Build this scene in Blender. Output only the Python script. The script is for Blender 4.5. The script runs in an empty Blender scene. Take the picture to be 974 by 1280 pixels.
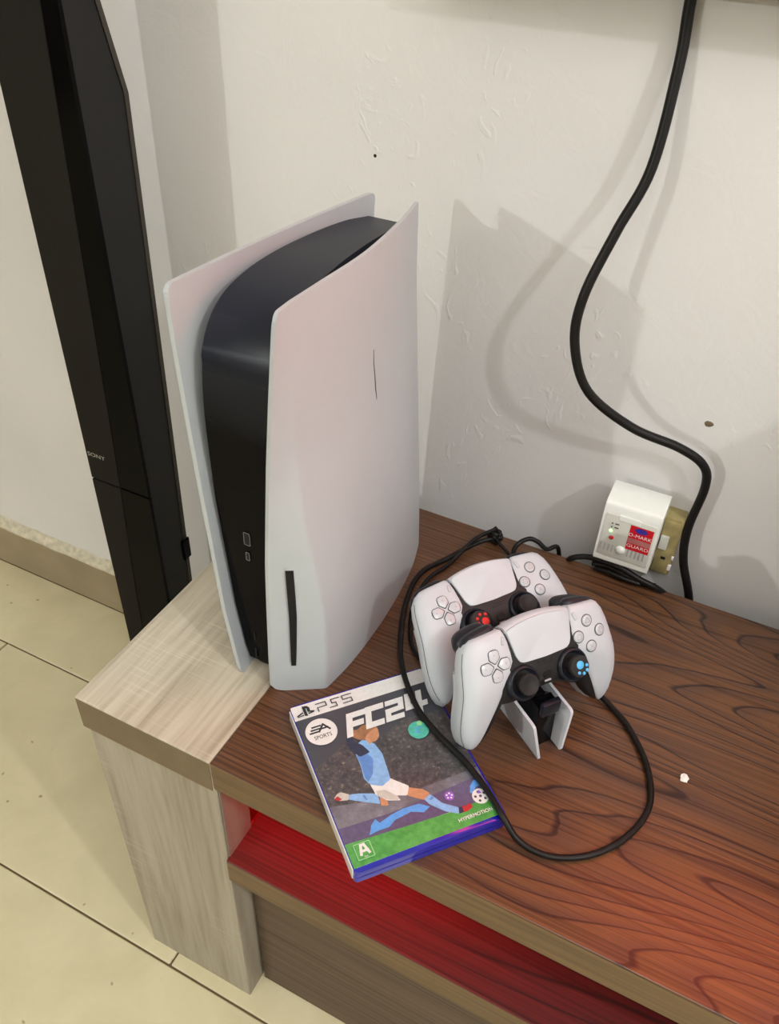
import bpy, bmesh, math, random
import numpy as np
from mathutils import Vector, Matrix
from mathutils.bvhtree import BVHTree

random.seed(4)
SC = bpy.context.scene
COL = SC.collection
T = 0.502                       # height of the cabinet top above the floor (metres)
MM = 0.001

# ------------------------------------------------------------------ camera
def make_camera():
    c = bpy.data.cameras.new('camera')
    c.sensor_fit = 'VERTICAL'; c.sensor_height = 36.0
    c.lens = 1052.41 * 36.0 / 1280.0
    c.clip_start = 0.02; c.clip_end = 50
    o = bpy.data.objects.new('camera', c); COL.objects.link(o)
    r = Vector((0.89263481, 0.4494072, 0.03516066)); u = Vector((-0.30745145, 0.54991796, 0.77657185)); f = Vector((-0.32966151, 0.70400526, -0.6290468))
    m = Matrix((r, u, -f)).transposed().to_4x4()
    m.translation = Vector((0.31947326, -0.33020077, 0.64576135 + T))
    o.matrix_world = m
    SC.camera = o
make_camera()

# ------------------------------------------------------------------ world, lamps, exposure
w = bpy.data.worlds.new('world'); SC.world = w; w.use_nodes = True
w.node_tree.nodes['Background'].inputs[0].default_value = (0.9, 0.92, 1, 1)
w.node_tree.nodes['Background'].inputs[1].default_value = 0.3
def lamp(name, loc, power, size, col):
    l = bpy.data.lights.new(name, 'POINT'); l.energy = power; l.shadow_soft_size = size; l.color = col
    o = bpy.data.objects.new(name, l); COL.objects.link(o); o.location = loc
    return o
lamp('room_lamp', (-2.40, -4.30, 1.56 + T), 150, 0.035, (0.98, 1.0, 0.97))       # across the room, casts to the right
lamp('room_lamp', (1.65, -0.60, 1.60 + T), 36, 0.035, (0.98, 0.99, 1.0))          # to the right near the wall, casts to the left
def fill_light(loc, sx, sy, power, col):
    l = bpy.data.lights.new('ceiling_fill', 'AREA'); l.shape = 'RECTANGLE'; l.size = sx; l.size_y = sy; l.energy = power; l.color = col
    o = bpy.data.objects.new('ceiling_fill', l); COL.objects.link(o); o.location = loc
fill_light((0.9, -1.3, 2.68), 1.6, 1.6, 22, (0.96, 0.98, 1.0))                  # unseen soft fill light, added under the ceiling for ambient brightness
VS = SC.view_settings
VS.view_transform = 'Standard'; VS.look = 'None'; VS.gamma = 1.0; VS.use_curve_mapping = False
VS.exposure = 0.32

# ------------------------------------------------------------------ materials
def srgb(r, g, b):
    f = lambda c: (c/255/12.92) if c/255 <= 0.04045 else ((c/255+0.055)/1.055)**2.4
    return (f(r), f(g), f(b), 1.0)
class NT:
    def __init__(s, name):
        s.m = bpy.data.materials.new(name); s.m.use_nodes = True
        s.t = s.m.node_tree; s.b = s.t.nodes['Principled BSDF']
    def n(s, kind, **kw):
        x = s.t.nodes.new(kind)
        for k, v in kw.items():
            if k.startswith('i_'): x.inputs[k[2:].replace('_', ' ')].default_value = v
            else: setattr(x, k, v)
        return x
    def l(s, a, b): s.t.links.new(a, b)
    def coord(s, scale=(1, 1, 1), rot=(0, 0, 0), loc=(0, 0, 0), src='Object'):
        c = s.n('ShaderNodeTexCoord'); mp = s.n('ShaderNodeMapping')
        mp.inputs['Scale'].default_value = scale; mp.inputs['Rotation'].default_value = rot; mp.inputs['Location'].default_value = loc
        s.l(c.outputs[src], mp.inputs[0]); return mp.outputs[0]
    def noise(s, vec, scale=5, detail=2, rough=0.5, dist=0.0):
        x = s.n('ShaderNodeTexNoise'); x.inputs['Scale'].default_value = scale; x.inputs['Detail'].default_value = detail
        x.inputs['Roughness'].default_value = rough; x.inputs['Distortion'].default_value = dist
        s.l(vec, x.inputs['Vector']); return x.outputs['Fac']
    def ramp(s, fac, stops):
        x = s.n('ShaderNodeValToRGB'); e = x.color_ramp.elements
        while len(e) < len(stops): e.new(0.5)
        for el, (p, c) in zip(e, stops): el.position = p; el.color = c
        s.l(fac, x.inputs[0]); return x.outputs[0]
    def math(s, op, a, b=None):
        x = s.n('ShaderNodeMath', operation=op)
        for i, v in enumerate((a, b)):
            if v is None: continue
            if isinstance(v, (int, float)): x.inputs[i].default_value = v
            else: s.l(v, x.inputs[i])
        return x.outputs[0]
    def mix(s, fac, a, b, mode='MIX'):
        x = s.n('ShaderNodeMix', data_type='RGBA', blend_type=mode)
        for i, v in ((0, fac), (6, a), (7, b)):
            if isinstance(v, (int, float, tuple)): x.inputs[i].default_value = v
            else: s.l(v, x.inputs[i])
        return x.outputs[2]
    def bump(s, h, strength=0.2, dist=0.001):
        x = s.n('ShaderNodeBump'); x.inputs['Strength'].default_value = strength; x.inputs['Distance'].default_value = dist
        s.l(h, x.inputs['Height']); s.l(x.outputs[0], s.b.inputs['Normal'])
    def base(s, c): 
        if isinstance(c, tuple): s.b.inputs['Base Color'].default_value = c
        else: s.l(c, s.b.inputs['Base Color'])
    def rough(s, r):
        if isinstance(r, (int, float)): s.b.inputs['Roughness'].default_value = r
        else: s.l(r, s.b.inputs['Roughness'])

def plain(name, c, rough=0.5, spec=0.5, coat=0.0, grain=0.06, scale=60, metal=0.0, bump=0.0):
    """one colour with slight procedural mottling"""
    k = NT(name); v = k.coord()
    n = k.noise(v, scale, 3)
    d = tuple(max(0, x*(1-grain)) for x in c[:3]) + (1,)
    b = tuple(min(1, x*(1+grain)) for x in c[:3]) + (1,)
    k.base(k.ramp(n, [(0.3, d), (0.7, b)])); k.rough(rough)
    k.b.inputs['Specular IOR Level'].default_value = spec; k.b.inputs['Coat Weight'].default_value = coat; k.b.inputs['Coat Roughness'].default_value = 0.08
    k.b.inputs['Metallic'].default_value = metal
    if bump: k.bump(k.noise(v, scale*8, 2), bump, 0.0004)
    return k.m
def glow(name, c, strength):
    k = NT(name); k.base(c); k.b.inputs['Emission Color'].default_value = c; k.b.inputs['Emission Strength'].default_value = strength
    return k.m

def wall_paint():
    k = NT('wall_paint'); v = k.coord()
    big = k.noise(v, 2.5, 3); 
    k.base(k.ramp(big, [(0.3, srgb(216, 214, 212)), (0.7, srgb(227, 225, 223))])); k.rough(0.62)
    k.b.inputs['Specular IOR Level'].default_value = 0.3
    fine = k.noise(v, 160, 4, 0.6)
    med = k.noise(k.coord((1, 1, 1)), 22, 3, 0.6, 1.5)
    lump = k.ramp(k.noise(k.coord((1, 1, 0.7), (0, 0.5, 0)), 34, 2, 0.5, 2.2), [(0.60, (0, 0, 0, 1)), (0.72, (1, 1, 1, 1))])
    mask = k.ramp(k.noise(v, 7, 1), [(0.5, (0, 0, 0, 1)), (0.6, (1, 1, 1, 1))])
    h = k.math('ADD', k.math('MULTIPLY', fine, 0.35), k.math('MULTIPLY', med, 1.2))
    h = k.math('ADD', h, k.math('MULTIPLY', k.math('MULTIPLY', lump, mask), 0.9))
    k.bump(h, 0.40, 0.0016)
    return k.m
def floor_tile():
    k = NT('floor_tile'); v = k.coord(src='Object')
    n = k.noise(v, 9, 5, 0.6, 0.4)
    c = k.ramp(n, [(0.25, srgb(203, 195, 158)), (0.75, srgb(222, 213, 178))])
    sp = k.ramp(k.noise(v, 60, 1), [(0.76, (1, 1, 1, 1)), (0.80, (0.55, 0.5, 0.42, 1))])
    k.base(k.mix(1.0, c, sp, 'MULTIPLY')); k.rough(k.ramp(n, [(0.3, (0.30,)*3+(1,)), (0.7, (0.42,)*3+(1,))]))
    k.bump(k.noise(v, 30, 2), 0.05, 0.001)
    return k.m
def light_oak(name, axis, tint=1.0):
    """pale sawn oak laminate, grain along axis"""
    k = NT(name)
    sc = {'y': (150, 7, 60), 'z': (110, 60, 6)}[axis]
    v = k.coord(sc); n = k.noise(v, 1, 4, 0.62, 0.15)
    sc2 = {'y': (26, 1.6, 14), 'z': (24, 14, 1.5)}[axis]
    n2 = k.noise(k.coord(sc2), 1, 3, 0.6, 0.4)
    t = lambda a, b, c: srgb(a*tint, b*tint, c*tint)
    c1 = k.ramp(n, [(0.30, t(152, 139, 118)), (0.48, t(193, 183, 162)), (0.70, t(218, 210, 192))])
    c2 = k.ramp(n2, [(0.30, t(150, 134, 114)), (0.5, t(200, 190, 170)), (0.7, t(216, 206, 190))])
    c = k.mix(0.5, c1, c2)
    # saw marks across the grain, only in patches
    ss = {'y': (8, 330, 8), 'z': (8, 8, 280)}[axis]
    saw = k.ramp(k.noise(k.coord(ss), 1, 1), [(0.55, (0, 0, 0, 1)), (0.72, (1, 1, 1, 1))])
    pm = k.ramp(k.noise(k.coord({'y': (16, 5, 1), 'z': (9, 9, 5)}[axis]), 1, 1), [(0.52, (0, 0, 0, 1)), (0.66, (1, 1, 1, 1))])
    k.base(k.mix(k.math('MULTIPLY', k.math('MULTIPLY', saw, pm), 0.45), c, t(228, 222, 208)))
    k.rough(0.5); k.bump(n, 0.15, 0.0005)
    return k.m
def dark_wood(name, c0, c1, c2, rough=0.36, loc=(0.4, 0.2, 0), rings=26):
    """dark laminate with cathedral figure running along x"""
    k = NT(name)
    co = k.n('ShaderNodeTexCoord'); sep = k.n('ShaderNodeSeparateXYZ'); k.l(co.outputs['Object'], sep.inputs[0])
    nz = k.noise(k.coord((2.3, 15.0, 15.0), loc=loc), 1, 0.6, 0.35, 0.0)
    wob = k.noise(k.coord((3, 50, 50)), 1, 1, 0.5)
    yz = k.math('ADD', sep.outputs['Y'], sep.outputs['Z'])
    slow = k.noise(k.coord((1.2, 4, 4)), 1, 0, 0.4)
    def lines(f, dark):
        ring = k.math('FRACT', k.math('ADD', f, k.math('MULTIPLY', wob, 0.28)))
        return k.ramp(ring, [(0.0, c1), (0.55, c2), (0.84, c2), (0.93, dark), (0.97, dark), (1.0, c1)])
    mid = tuple((x+y_)/2 for x, y_ in zip(c0, c1))
    straight = lines(k.math('ADD', k.math('MULTIPLY', yz, 190.0), k.math('MULTIPLY', slow, 7.0)), mid)
    flame = lines(k.math('ADD', k.math('MULTIPLY', nz, rings), k.math('MULTIPLY', yz, 34.0)), c0)
    msk = k.n('ShaderNodeMapRange', interpolation_type='SMOOTHSTEP'); msk.inputs['From Min'].default_value = -0.40; msk.inputs['From Max'].default_value = -0.27
    k.l(sep.outputs['X'], msk.inputs[0])
    fig = k.mix(msk.outputs[0], straight, flame)
    fib = k.noise(k.coord((7, 620, 620)), 1, 3, 0.65)
    st = k.noise(k.coord((1.8, 380, 380)), 1, 2, 0.6)
    streak = k.ramp(st, [(0.36, (0.56, 0.53, 0.52, 1)), (0.52, (1.0, 1.0, 1.0, 1)), (0.7, (1.08, 1.07, 1.05, 1))])
    fibc = k.ramp(fib, [(0.30, (0.66, 0.64, 0.64, 1)), (0.65, (1.12, 1.12, 1.12, 1))])
    c = k.mix(0.85, fig, streak, 'MULTIPLY'); c = k.mix(0.8, c, fibc, 'MULTIPLY')
    k.base(c); k.rough(k.ramp(fib, [(0.3, (rough+0.10,)*3+(1,)), (0.7, (rough,)*3+(1,))]))
    k.bump(k.math('ADD', fib, k.math('MULTIPLY', st, 0.6)), 0.16, 0.0004)
    return k.m
def edge_band():
    k = NT('edge_band'); v = k.coord((6, 220, 220))
    n = k.noise(v, 1, 3, 0.6)
    k.base(k.ramp(n, [(0.3, srgb(88, 68, 42)), (0.7, srgb(118, 93, 60))])); k.rough(0.5)
    return k.m
def tv_picture():
    """lit screen: a red picture area fading to a dim red surround"""
    k = NT('tv_screen'); v = k.coord(loc=(0.12, 0, -0.36), scale=(3.4, 1, 5.6)); g = k.n('ShaderNodeTexGradient', gradient_type='SPHERICAL')
    k.l(v, g.inputs[0]); k.base((0.01, 0.01, 0.01, 1))
    k.l(k.ramp(g.outputs['Fac'], [(0.0, (0.06, 0.006, 0.004, 1)), (0.15, (0.3, 0.02, 0.01, 1)), (0.6, (1.0, 0.10, 0.03, 1))]), k.b.inputs['Emission Color'])
    k.b.inputs['Emission Strength'].default_value = 12.5
    return k.m
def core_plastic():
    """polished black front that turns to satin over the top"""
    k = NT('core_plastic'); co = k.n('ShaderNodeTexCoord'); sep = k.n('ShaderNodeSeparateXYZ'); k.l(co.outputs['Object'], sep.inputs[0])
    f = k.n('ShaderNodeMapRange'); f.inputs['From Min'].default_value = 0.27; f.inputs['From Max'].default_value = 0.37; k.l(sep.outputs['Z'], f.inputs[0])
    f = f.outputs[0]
    k.base(k.ramp(f, [(0, srgb(10, 9, 10)), (1, srgb(27, 32, 45))])); k.rough(k.ramp(f, [(0, (0.12,)*3+(1,)), (1, (0.42,)*3+(1,))]))  # colour turns lighter and bluish upward, standing in for the soft reflection on top
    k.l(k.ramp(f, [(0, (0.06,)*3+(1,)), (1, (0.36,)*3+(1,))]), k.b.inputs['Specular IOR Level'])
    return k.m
def print_photo(name, c0, c1, c2, scale):
    """printed blurry crowd: mottled ink"""
    k = NT(name); v = k.coord()
    n = k.noise(v, scale, 4, 0.7); n2 = k.noise(v, scale*0.22, 2)
    k.base(k.mix(0.45, k.ramp(n, [(0.40, c0), (0.60, c1), (0.74, c2)]), k.ramp(n2, [(0.35, c0), (0.75, c1)])))
    k.rough(0.28); k.b.inputs['Coat Weight'].default_value = 0.5; k.b.inputs['Coat Roughness'].default_value = 0.12
    return k.m
def ink(name, r, g, b, grain=0.05):
    return plain(name, srgb(r, g, b), 0.3, 0.5, 0.5, grain, 300)

M = dict(
    wall=wall_paint(), far_wall=plain('far_wall_paint', srgb(118, 112, 106), 0.8), tile=floor_tile(),
    grout=plain('grout', srgb(104, 90, 62), 0.9), ceiling=plain('ceiling_paint', srgb(225, 222, 215), 0.8),
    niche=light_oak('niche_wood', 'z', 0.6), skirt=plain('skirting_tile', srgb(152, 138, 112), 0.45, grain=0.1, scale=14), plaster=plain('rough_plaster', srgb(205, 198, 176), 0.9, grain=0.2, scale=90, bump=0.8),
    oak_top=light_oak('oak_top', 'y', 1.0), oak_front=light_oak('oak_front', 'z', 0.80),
    oak_edge=plain('oak_edge', srgb(112, 96, 72), 0.55, grain=0.08, scale=40),
    top=dark_wood('dark_wood', srgb(52, 34, 27), srgb(90, 63, 48), srgb(107, 72, 46), rings=17, rough=0.27, loc=(0.9, 0.35, 0)),
    shelf=dark_wood('shelf_wood', srgb(46, 16, 14), srgb(76, 24, 22), srgb(90, 29, 26), 0.5, (2, 1, 0), 5),  # brown wood reddened, some of the LED's red light put into its colour
    drawer=dark_wood('drawer_wood', srgb(84, 66, 52), srgb(88, 70, 56), srgb(94, 75, 59), 0.5, (5, 1, 3), 3),
    band=edge_band(), gap=plain('shadow_gap', srgb(24, 18, 14), 0.8),
    led=glow('led_red', (1.0, 0.004, 0.012, 1), 850.0),
    white=plain('console_white', srgb(182, 188, 191), 0.42, 0.45, 0.0, 0.01, 40),
    white_rim=plain('rim_white', srgb(236, 236, 234), 0.35, 0.5, 0.0, 0.01),
    gloss_black=plain('gloss_black', srgb(12, 11, 12), 0.12, 0.22, 0.0, 0.05),
    satin_black=plain('satin_black', srgb(24, 27, 36), 0.40, 0.4, 0.0, 0.05),
    black=plain('matte_black', srgb(27, 26, 27), 0.5, 0.4, 0, 0.08), void=plain('void_black', srgb(6, 6, 6), 0.7),
    rubber=plain('rubber_black', srgb(34, 33, 33), 0.6, 0.35, 0, 0.1, 200, bump=0.2),
    pad_white=plain('pad_white', srgb(194, 201, 208), 0.38, 0.45, 0, 0.01), shell=plain('controller_white', srgb(193, 199, 206), 0.40, 0.45, 0, 0.012, 80),
    button=plain('button_clear', srgb(190, 196, 202), 0.25, 0.5, 0.2, 0.02), line=plain('line_grey', srgb(74, 74, 78), 0.5),
    mark=plain('mark_grey', srgb(165, 165, 167), 0.5), red=plain('paw_red', srgb(224, 40, 36), 0.5), blue=plain('paw_blue', srgb(84, 182, 236), 0.5),
    cable=plain('cable_black', srgb(20, 18, 17), 0.45, 0.28, 0, 0.15, 300), fin=plain('fin_white', srgb(200, 204, 210), 0.4),
    spk=plain('speaker_cloth', srgb(26, 23, 19), 0.75, 0.2, 0, 0.12, 500, bump=0.4), spk_side=plain('speaker_side', srgb(24, 24, 25), 0.45, 0.3, 0, 0.1, 120),
    spk_gloss=plain('speaker_gloss', srgb(5, 5, 5), 0.12, 0.06, 0.0), spk_back=plain('speaker_back', srgb(52, 47, 40), 0.5), silver=plain('silver', srgb(190, 188, 182), 0.35, metal=0.6),
    plug=plain('plug_white', srgb(236, 238, 232), 0.35, grain=0.02), plug_face=plain('plug_face', srgb(208, 208, 198), 0.45), old=plain('old_plastic', srgb(160, 146, 98), 0.5, grain=0.28, scale=70),
    lred=plain('label_red', srgb(200, 24, 36), 0.4), lblue=plain('label_blue', srgb(62, 52, 150), 0.4), lwhite=plain('label_white', srgb(236, 226, 226), 0.4), ldark=plain('label_dark', srgb(74, 66, 62), 0.5),
    green_led=glow('led_green', (0.25, 1.0, 0.18, 1), 3.0),
    case=plain('case_blue', srgb(24, 30, 158), 0.16, 0.5, 0.4, 0.03), paper=plain('paper_white', srgb(240, 238, 232), 0.7),
    tv=plain('tv_plastic', srgb(20, 20, 21), 0.3), screen=tv_picture(),
    i_white=ink('ink_white', 226, 226, 224), i_black=ink('ink_black', 30, 30, 34), i_dark=ink('ink_charcoal', 66, 68, 76),
    i_crowd=print_photo('ink_crowd', srgb(52, 52, 58), srgb(96, 92, 92), srgb(196, 176, 158), 300),
    i_stand=print_photo('ink_stand', srgb(92, 92, 100), srgb(128, 126, 136), srgb(166, 164, 172), 90),
    i_purple=ink('ink_purple', 92, 82, 116, 0.15), i_green=print_photo('ink_green', srgb(60, 142, 64), srgb(94, 176, 88), srgb(112, 190, 104), 160),
    i_sky=ink('ink_sky', 134, 178, 226, 0.12), i_sky2=ink('ink_sky_dark', 92, 138, 204, 0.1), i_swoosh=ink('ink_swoosh', 92, 158, 230, 0.1), i_skin=ink('ink_skin', 196, 140, 104, 0.12),
    i_hair=ink('ink_hair', 158, 112, 78, 0.25), i_teal=ink('ink_teal', 84, 190, 168, 0.2), i_shoe=ink('ink_shoe', 178, 46, 52), i_shade=ink('ink_shade', 196, 192, 184, 0.1),
    i_navy=ink('ink_navy', 44, 52, 76, 0.2), i_lilac=ink('ink_lilac', 146, 92, 196), i_lime=ink('ink_lime', 150, 214, 150),
)

# ------------------------------------------------------------------ geometry helpers
def link(name, bm, mats, parent=None, smooth=False, loc=None):
    me = bpy.data.meshes.new(name)
    bmesh.ops.recalc_face_normals(bm, faces=bm.faces)
    bm.to_mesh(me); bm.free()
    for m in (mats if isinstance(mats, (list, tuple)) else [mats]): me.materials.append(m)
    if smooth:
        for p in me.polygons: p.use_smooth = True
        if smooth != 'all':
            try: me.set_sharp_from_angle(angle=math.radians(smooth if smooth is not True else 38))
            except Exception: pass
    o = bpy.data.objects.new(name, me); COL.objects.link(o)
    if parent is not None: o.parent = parent
    if loc is not None: o.location = loc
    return o
def thing(name, label, cat, loc=(0, 0, 0), group=None, mat=None):
    o = bpy.data.objects.new(name, None); COL.objects.link(o); o.empty_display_size = 0.02
    if mat is not None: o.matrix_world = mat
    else: o.location = loc
    o['label'] = label; o['category'] = cat
    if group: o['group'] = group
    return o
def tag(o, label, cat, group=None):
    o['label'] = label; o['category'] = cat
    if group: o['group'] = group
def shift(bm, d):
    bmesh.ops.translate(bm, verts=bm.verts, vec=d); return bm
def box(a, b, bev=0.0, seg=2, bm=None):
    bm = bm or bmesh.new()
    vs = [bm.verts.new((x, y, z)) for z in (a[2], b[2]) for y in (a[1], b[1]) for x in (a[0], b[0])]
    fs = [bm.faces.new([vs[i] for i in q]) for q in ((0, 2, 3, 1), (4, 5, 7, 6), (0, 1, 5, 4), (2, 6, 7, 3), (0, 4, 6, 2), (1, 3, 7, 5))]
    if bev:
        es = list({e for f in fs for e in f.edges})
        bmesh.ops.bevel(bm, geom=es, offset=bev, segments=seg, affect='EDGES', profile=0.5)
    return bm
def prism(poly, z0, z1, bm=None, mi=0, bev=0.0, fn=None):
    """extrude a 2D polygon; fn maps (x, y, z) to a point"""
    bm = bm or bmesh.new(); fn = fn or (lambda x, y, z: (x, y, z))
    lo = [bm.verts.new(fn(x, y, z0)) for x, y in poly]; hi = [bm.verts.new(fn(x, y, z1)) for x, y in poly]
    n = len(poly); fs = [bm.faces.new(lo[::-1]), bm.faces.new(hi)]
    for i in range(n): fs.append(bm.faces.new((lo[i], lo[(i+1) % n], hi[(i+1) % n], hi[i])))
    for f in fs: f.material_index = mi
    if bev: bmesh.ops.bevel(bm, geom=list(fs[1].edges), offset=bev, segments=2, affect='EDGES', profile=0.5)
    return bm
def flat(poly, z, bm, mi):
    f = bm.faces.new([bm.verts.new((x, y, z)) for x, y in poly]); f.material_index = mi
    if f.normal.z < 0: f.normal_flip()
    return f
def circle(cx, cy, r, n=28, ry=None, a0=0.0):
    ry = ry or r
    return [(cx + r*math.cos(a0 + 2*math.pi*i/n), cy + ry*math.sin(a0 + 2*math.pi*i/n)) for i in range(n)]
def rounded(poly, r, n=5):
    out = []
    k = len(poly)
    for i in range(k):
        p = Vector(poly[i]); a = (Vector(poly[i-1])-p); b = (Vector(poly[(i+1) % k])-p)
        rr = r[i] if isinstance(r, (list, tuple)) else r
        d = min(rr, a.length*0.48, b.length*0.48)
        pa = p + a.normalized()*d; pb = p + b.normalized()*d
        for j in range(n+1):
            t = j/n; q = pa*(1-t)**2 + p*2*t*(1-t) + pb*t*t
            out.append((q.x, q.y))
    return out
def catmull(pts, k=8, closed=False):
    P = [np.array(p, float) for p in pts]; out = []
    n = len(P)
    for i in range(n if closed else n-1):
        if closed: a, b, c, d = P[i-1], P[i], P[(i+1) % n], P[(i+2) % n]
        else: a, b, c, d = P[max(i-1, 0)], P[i], P[i+1], P[min(i+2, n-1)]
        for j in range(k):
            t = j/k
            out.append(0.5*((2*b)+(-a+c)*t+(2*a-5*b+4*c-d)*t*t+(-a+3*b-3*c+d)*t**3))
    if not closed: out.append(P[-1])
    return out
def tube(pts, r, k=8, seg=10, bm=None, smooth_path=True, closed=False):
    bm = bm or bmesh.new()
    pts = catmull(pts, k, closed) if smooth_path else [np.array(p, float) for p in pts]
    pts = [Vector(p) for p in pts]; n = len(pts)
    ref = None; rings = []
    for i, p in enumerate(pts):
        if closed: t = (pts[(i+1) % n]-pts[i-1])
        else: t = (pts[min(i+1, n-1)]-pts[max(i-1, 0)])
        t = t.normalized()
        if ref is None: ref = t.orthogonal().normalized()
        ref = (ref - t*ref.dot(t)).normalized(); bi = t.cross(ref)
        rr = r(i/(n-1)) if callable(r) else r
        rings.append([bm.verts.new(p + ref*rr*math.cos(2*math.pi*j/seg) + bi*rr*math.sin(2*math.pi*j/seg)) for j in range(seg)])
    m = n if closed else n-1
    for i in range(m):
        a, b = rings[i], rings[(i+1) % n]
        for j in range(seg): bm.faces.new((a[j], a[(j+1) % seg], b[(j+1) % seg], b[j]))
    if not closed: bm.faces.new(rings[0][::-1]); bm.faces.new(rings[-1])
    return bm
def lathe(prof, seg=32, c=(0, 0, 0), bm=None):
    bm = bm or bmesh.new(); rings = []
    for r, z in prof:
        if r < 1e-7: rings.append([bm.verts.new((c[0], c[1], c[2]+z))])
        else: rings.append([bm.verts.new((c[0]+r*math.cos(2*math.pi*j/seg), c[1]+r*math.sin(2*math.pi*j/seg), c[2]+z)) for j in range(seg)])
    for a, b in zip(rings, rings[1:]):
        for j in range(seg):
            q = [a[j % len(a)], a[(j+1) % len(a)], b[(j+1) % len(b)], b[j % len(b)]]
            q = [v for i, v in enumerate(q) if v not in q[:i]]
            if len(q) > 2: bm.faces.new(q)
    return bm
def loft(rings, bm=None, caps=True):
    bm = bm or bmesh.new()
    R = [[bm.verts.new(p) for p in ring] for ring in rings]; n = len(R[0])
    for a, b in zip(R, R[1:]):
        for j in range(n): bm.faces.new((a[j], a[(j+1) % n], b[(j+1) % n], b[j]))
    if caps: bm.faces.new(R[0][::-1]); bm.faces.new(R[-1])
    return bm
def strokes(lines, wd, z, bm, mi, fn=lambda x, y: (x, y), dz=0.004):
    for ln in lines:
        for (x0, y0), (x1, y1) in zip(ln, ln[1:]):
            d = Vector((x1-x0, y1-y0)); 
            if d.length < 1e-9: continue
            d.normalize(); q = Vector((-d.y, d.x))*wd/2; e = d*wd/2
            flat([fn(*(Vector(p) + s)) for p, s in (((x0, y0), -q-e), ((x1, y1), -q+e), ((x1, y1), q+e), ((x0, y0), q-e))], z, bm, mi)
            z += dz
_fc = {}
def text(bm, s, fn, mi, size=1.0, mode='CENTER', bold=0.0):
    """add the outline of a written word as flat faces; fn maps text plane (x, y) to a point"""
    cu = bpy.data.curves.new('lettering', 'FONT'); cu.body = s; cu.size = size; cu.align_x = mode; cu.resolution_u = 3; cu.offset = bold
    o = bpy.data.objects.new('lettering', cu); COL.objects.link(o)
    dg = bpy.context.evaluated_depsgraph_get(); dg.update()
    me = bpy.data.meshes.new_from_object(o.evaluated_get(dg))
    vs = [bm.verts.new(fn(v.co.x, v.co.y)) for v in me.vertices]
    for p in me.polygons:
        try: f = bm.faces.new([vs[i] for i in p.vertices]); f.material_index = mi
        except ValueError: pass
    bpy.data.objects.remove(o); bpy.data.curves.remove(cu); bpy.data.meshes.remove(me)
def interp(xs, ys, x): return float(np.interp(x, xs, ys))

# ------------------------------------------------------------------ the room
X0, X1, Y0, Y1, ZC = -3.2, 2.4, -5.2, 0.459, 2.7
def structure(name, bm, m, parent=None, **k):
    o = link(name, bm, m, parent, **k)
    if parent is None: o['kind'] = 'structure'
    return o
floor = structure('floor', box((X0, Y0, -0.05), (X1, Y1, -0.003)), M['grout'])
structure('wall_back', box((X0, Y1, -0.05), (X1, Y1+0.1, ZC)), M['wall'])
structure('wall_left', box((X0-0.1, Y0, -0.05), (X0, Y1+0.1, ZC)), M['far_wall'])
structure('wall_right', box((X1, Y0, -0.05), (X1+0.1, Y1+0.1, ZC)), M['wall'])
structure('wall_front', box((X0-0.1, Y0-0.1, -0.05), (X1+0.1, Y0, ZC)), M['far_wall'])
structure('ceiling', box((X0-0.1, Y0-0.1, ZC), (X1+0.1, Y1+0.1, ZC+0.1)), M['ceiling'])
TW, TD, GAP = 0.5975, 0.306, 0.0028
tile_me = None
row = 0; y = 0.2915 + TD
while y > Y0 + 0.02:
    ya, yb = max(y - TD, Y0), min(y, Y1 - 0.012)
    off = -0.1125 if row % 2 == 1 else -0.42
    x = off - math.ceil((off - X0)/TW)*TW
    while x < X1:
        xa, xb = max(x, X0), min(x + TW, X1)
        if xb - xa > 0.03 and yb - ya > 0.03:
            whole = abs(xb-xa-TW) < 1e-6 and abs(yb-ya-TD) < 1e-6
            if whole and tile_me:
                o = bpy.data.objects.new('tile', tile_me); COL.objects.link(o); o.parent = floor; o.location = (xa, ya, 0)
            else:
                o = link('tile', box((GAP/2, GAP/2, -0.008), (xb-xa-GAP/2, yb-ya-GAP/2, 0), 0.0012, 1), M['tile'], floor, loc=(xa, ya, 0))
                if whole: tile_me = o.data
            o.location.z = random.uniform(-0.0003, 0.0003)
        x += TW
    y -= TD; row += 1
bb = structure('baseboard_back', box((X0, Y1-0.013, 0), (X1, Y1, 0.094)), M['skirt'])
# crumbling plaster bead along the top of the skirting
bm = bmesh.new(); n = 300; rows = []
for i in range(n+1):
    x = X0 + (X1-X0)*i/n; a = random.uniform(-0.0022, 0.0012); h = random.uniform(-0.003, 0.003)
    rows.append([(x, Y1-0.0125+a*0.5, 0.0938), (x, Y1-0.013+a, 0.0985+h*0.3), (x, Y1-0.006+a*0.5, 0.104+h), (x, Y1-0.0002, 0.112+h), (x, Y1-0.0001, 0.0938)])
loft(rows, bm); link('plaster_bead', bm, M['plaster'], bb, smooth=60)
hole = lathe([(0.0, 0.0006), (0.0014, 0.0004), (0.0018, 0.0)], 12)
bmesh.ops.rotate(hole, verts=hole.verts, cent=(0, 0, 0), matrix=Matrix.Rotation(math.radians(90), 3, 'X'))
hb = link('nail_head', hole, M['void'], None, loc=(-0.084, Y1-0.0002, 0.390+T)); tag(hb, 'tiny dark nail head in the bare wall above the console', 'nail')

chip = lathe([(0.0, 0.0007), (0.0028, 0.0006), (0.0042, 0.0)], 9)
for v in chip.verts: v.co.x *= random.uniform(0.8, 1.3); v.co.y *= random.uniform(0.5, 0.9)
bmesh.ops.rotate(chip, verts=chip.verts, cent=(0, 0, 0), matrix=Matrix.Rotation(math.radians(90), 3, 'X'))
link('paint_chip', chip, M['oak_edge'], bpy.data.objects['wall_back'], loc=(0.300, Y1-0.0001, 0.193+T))
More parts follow.
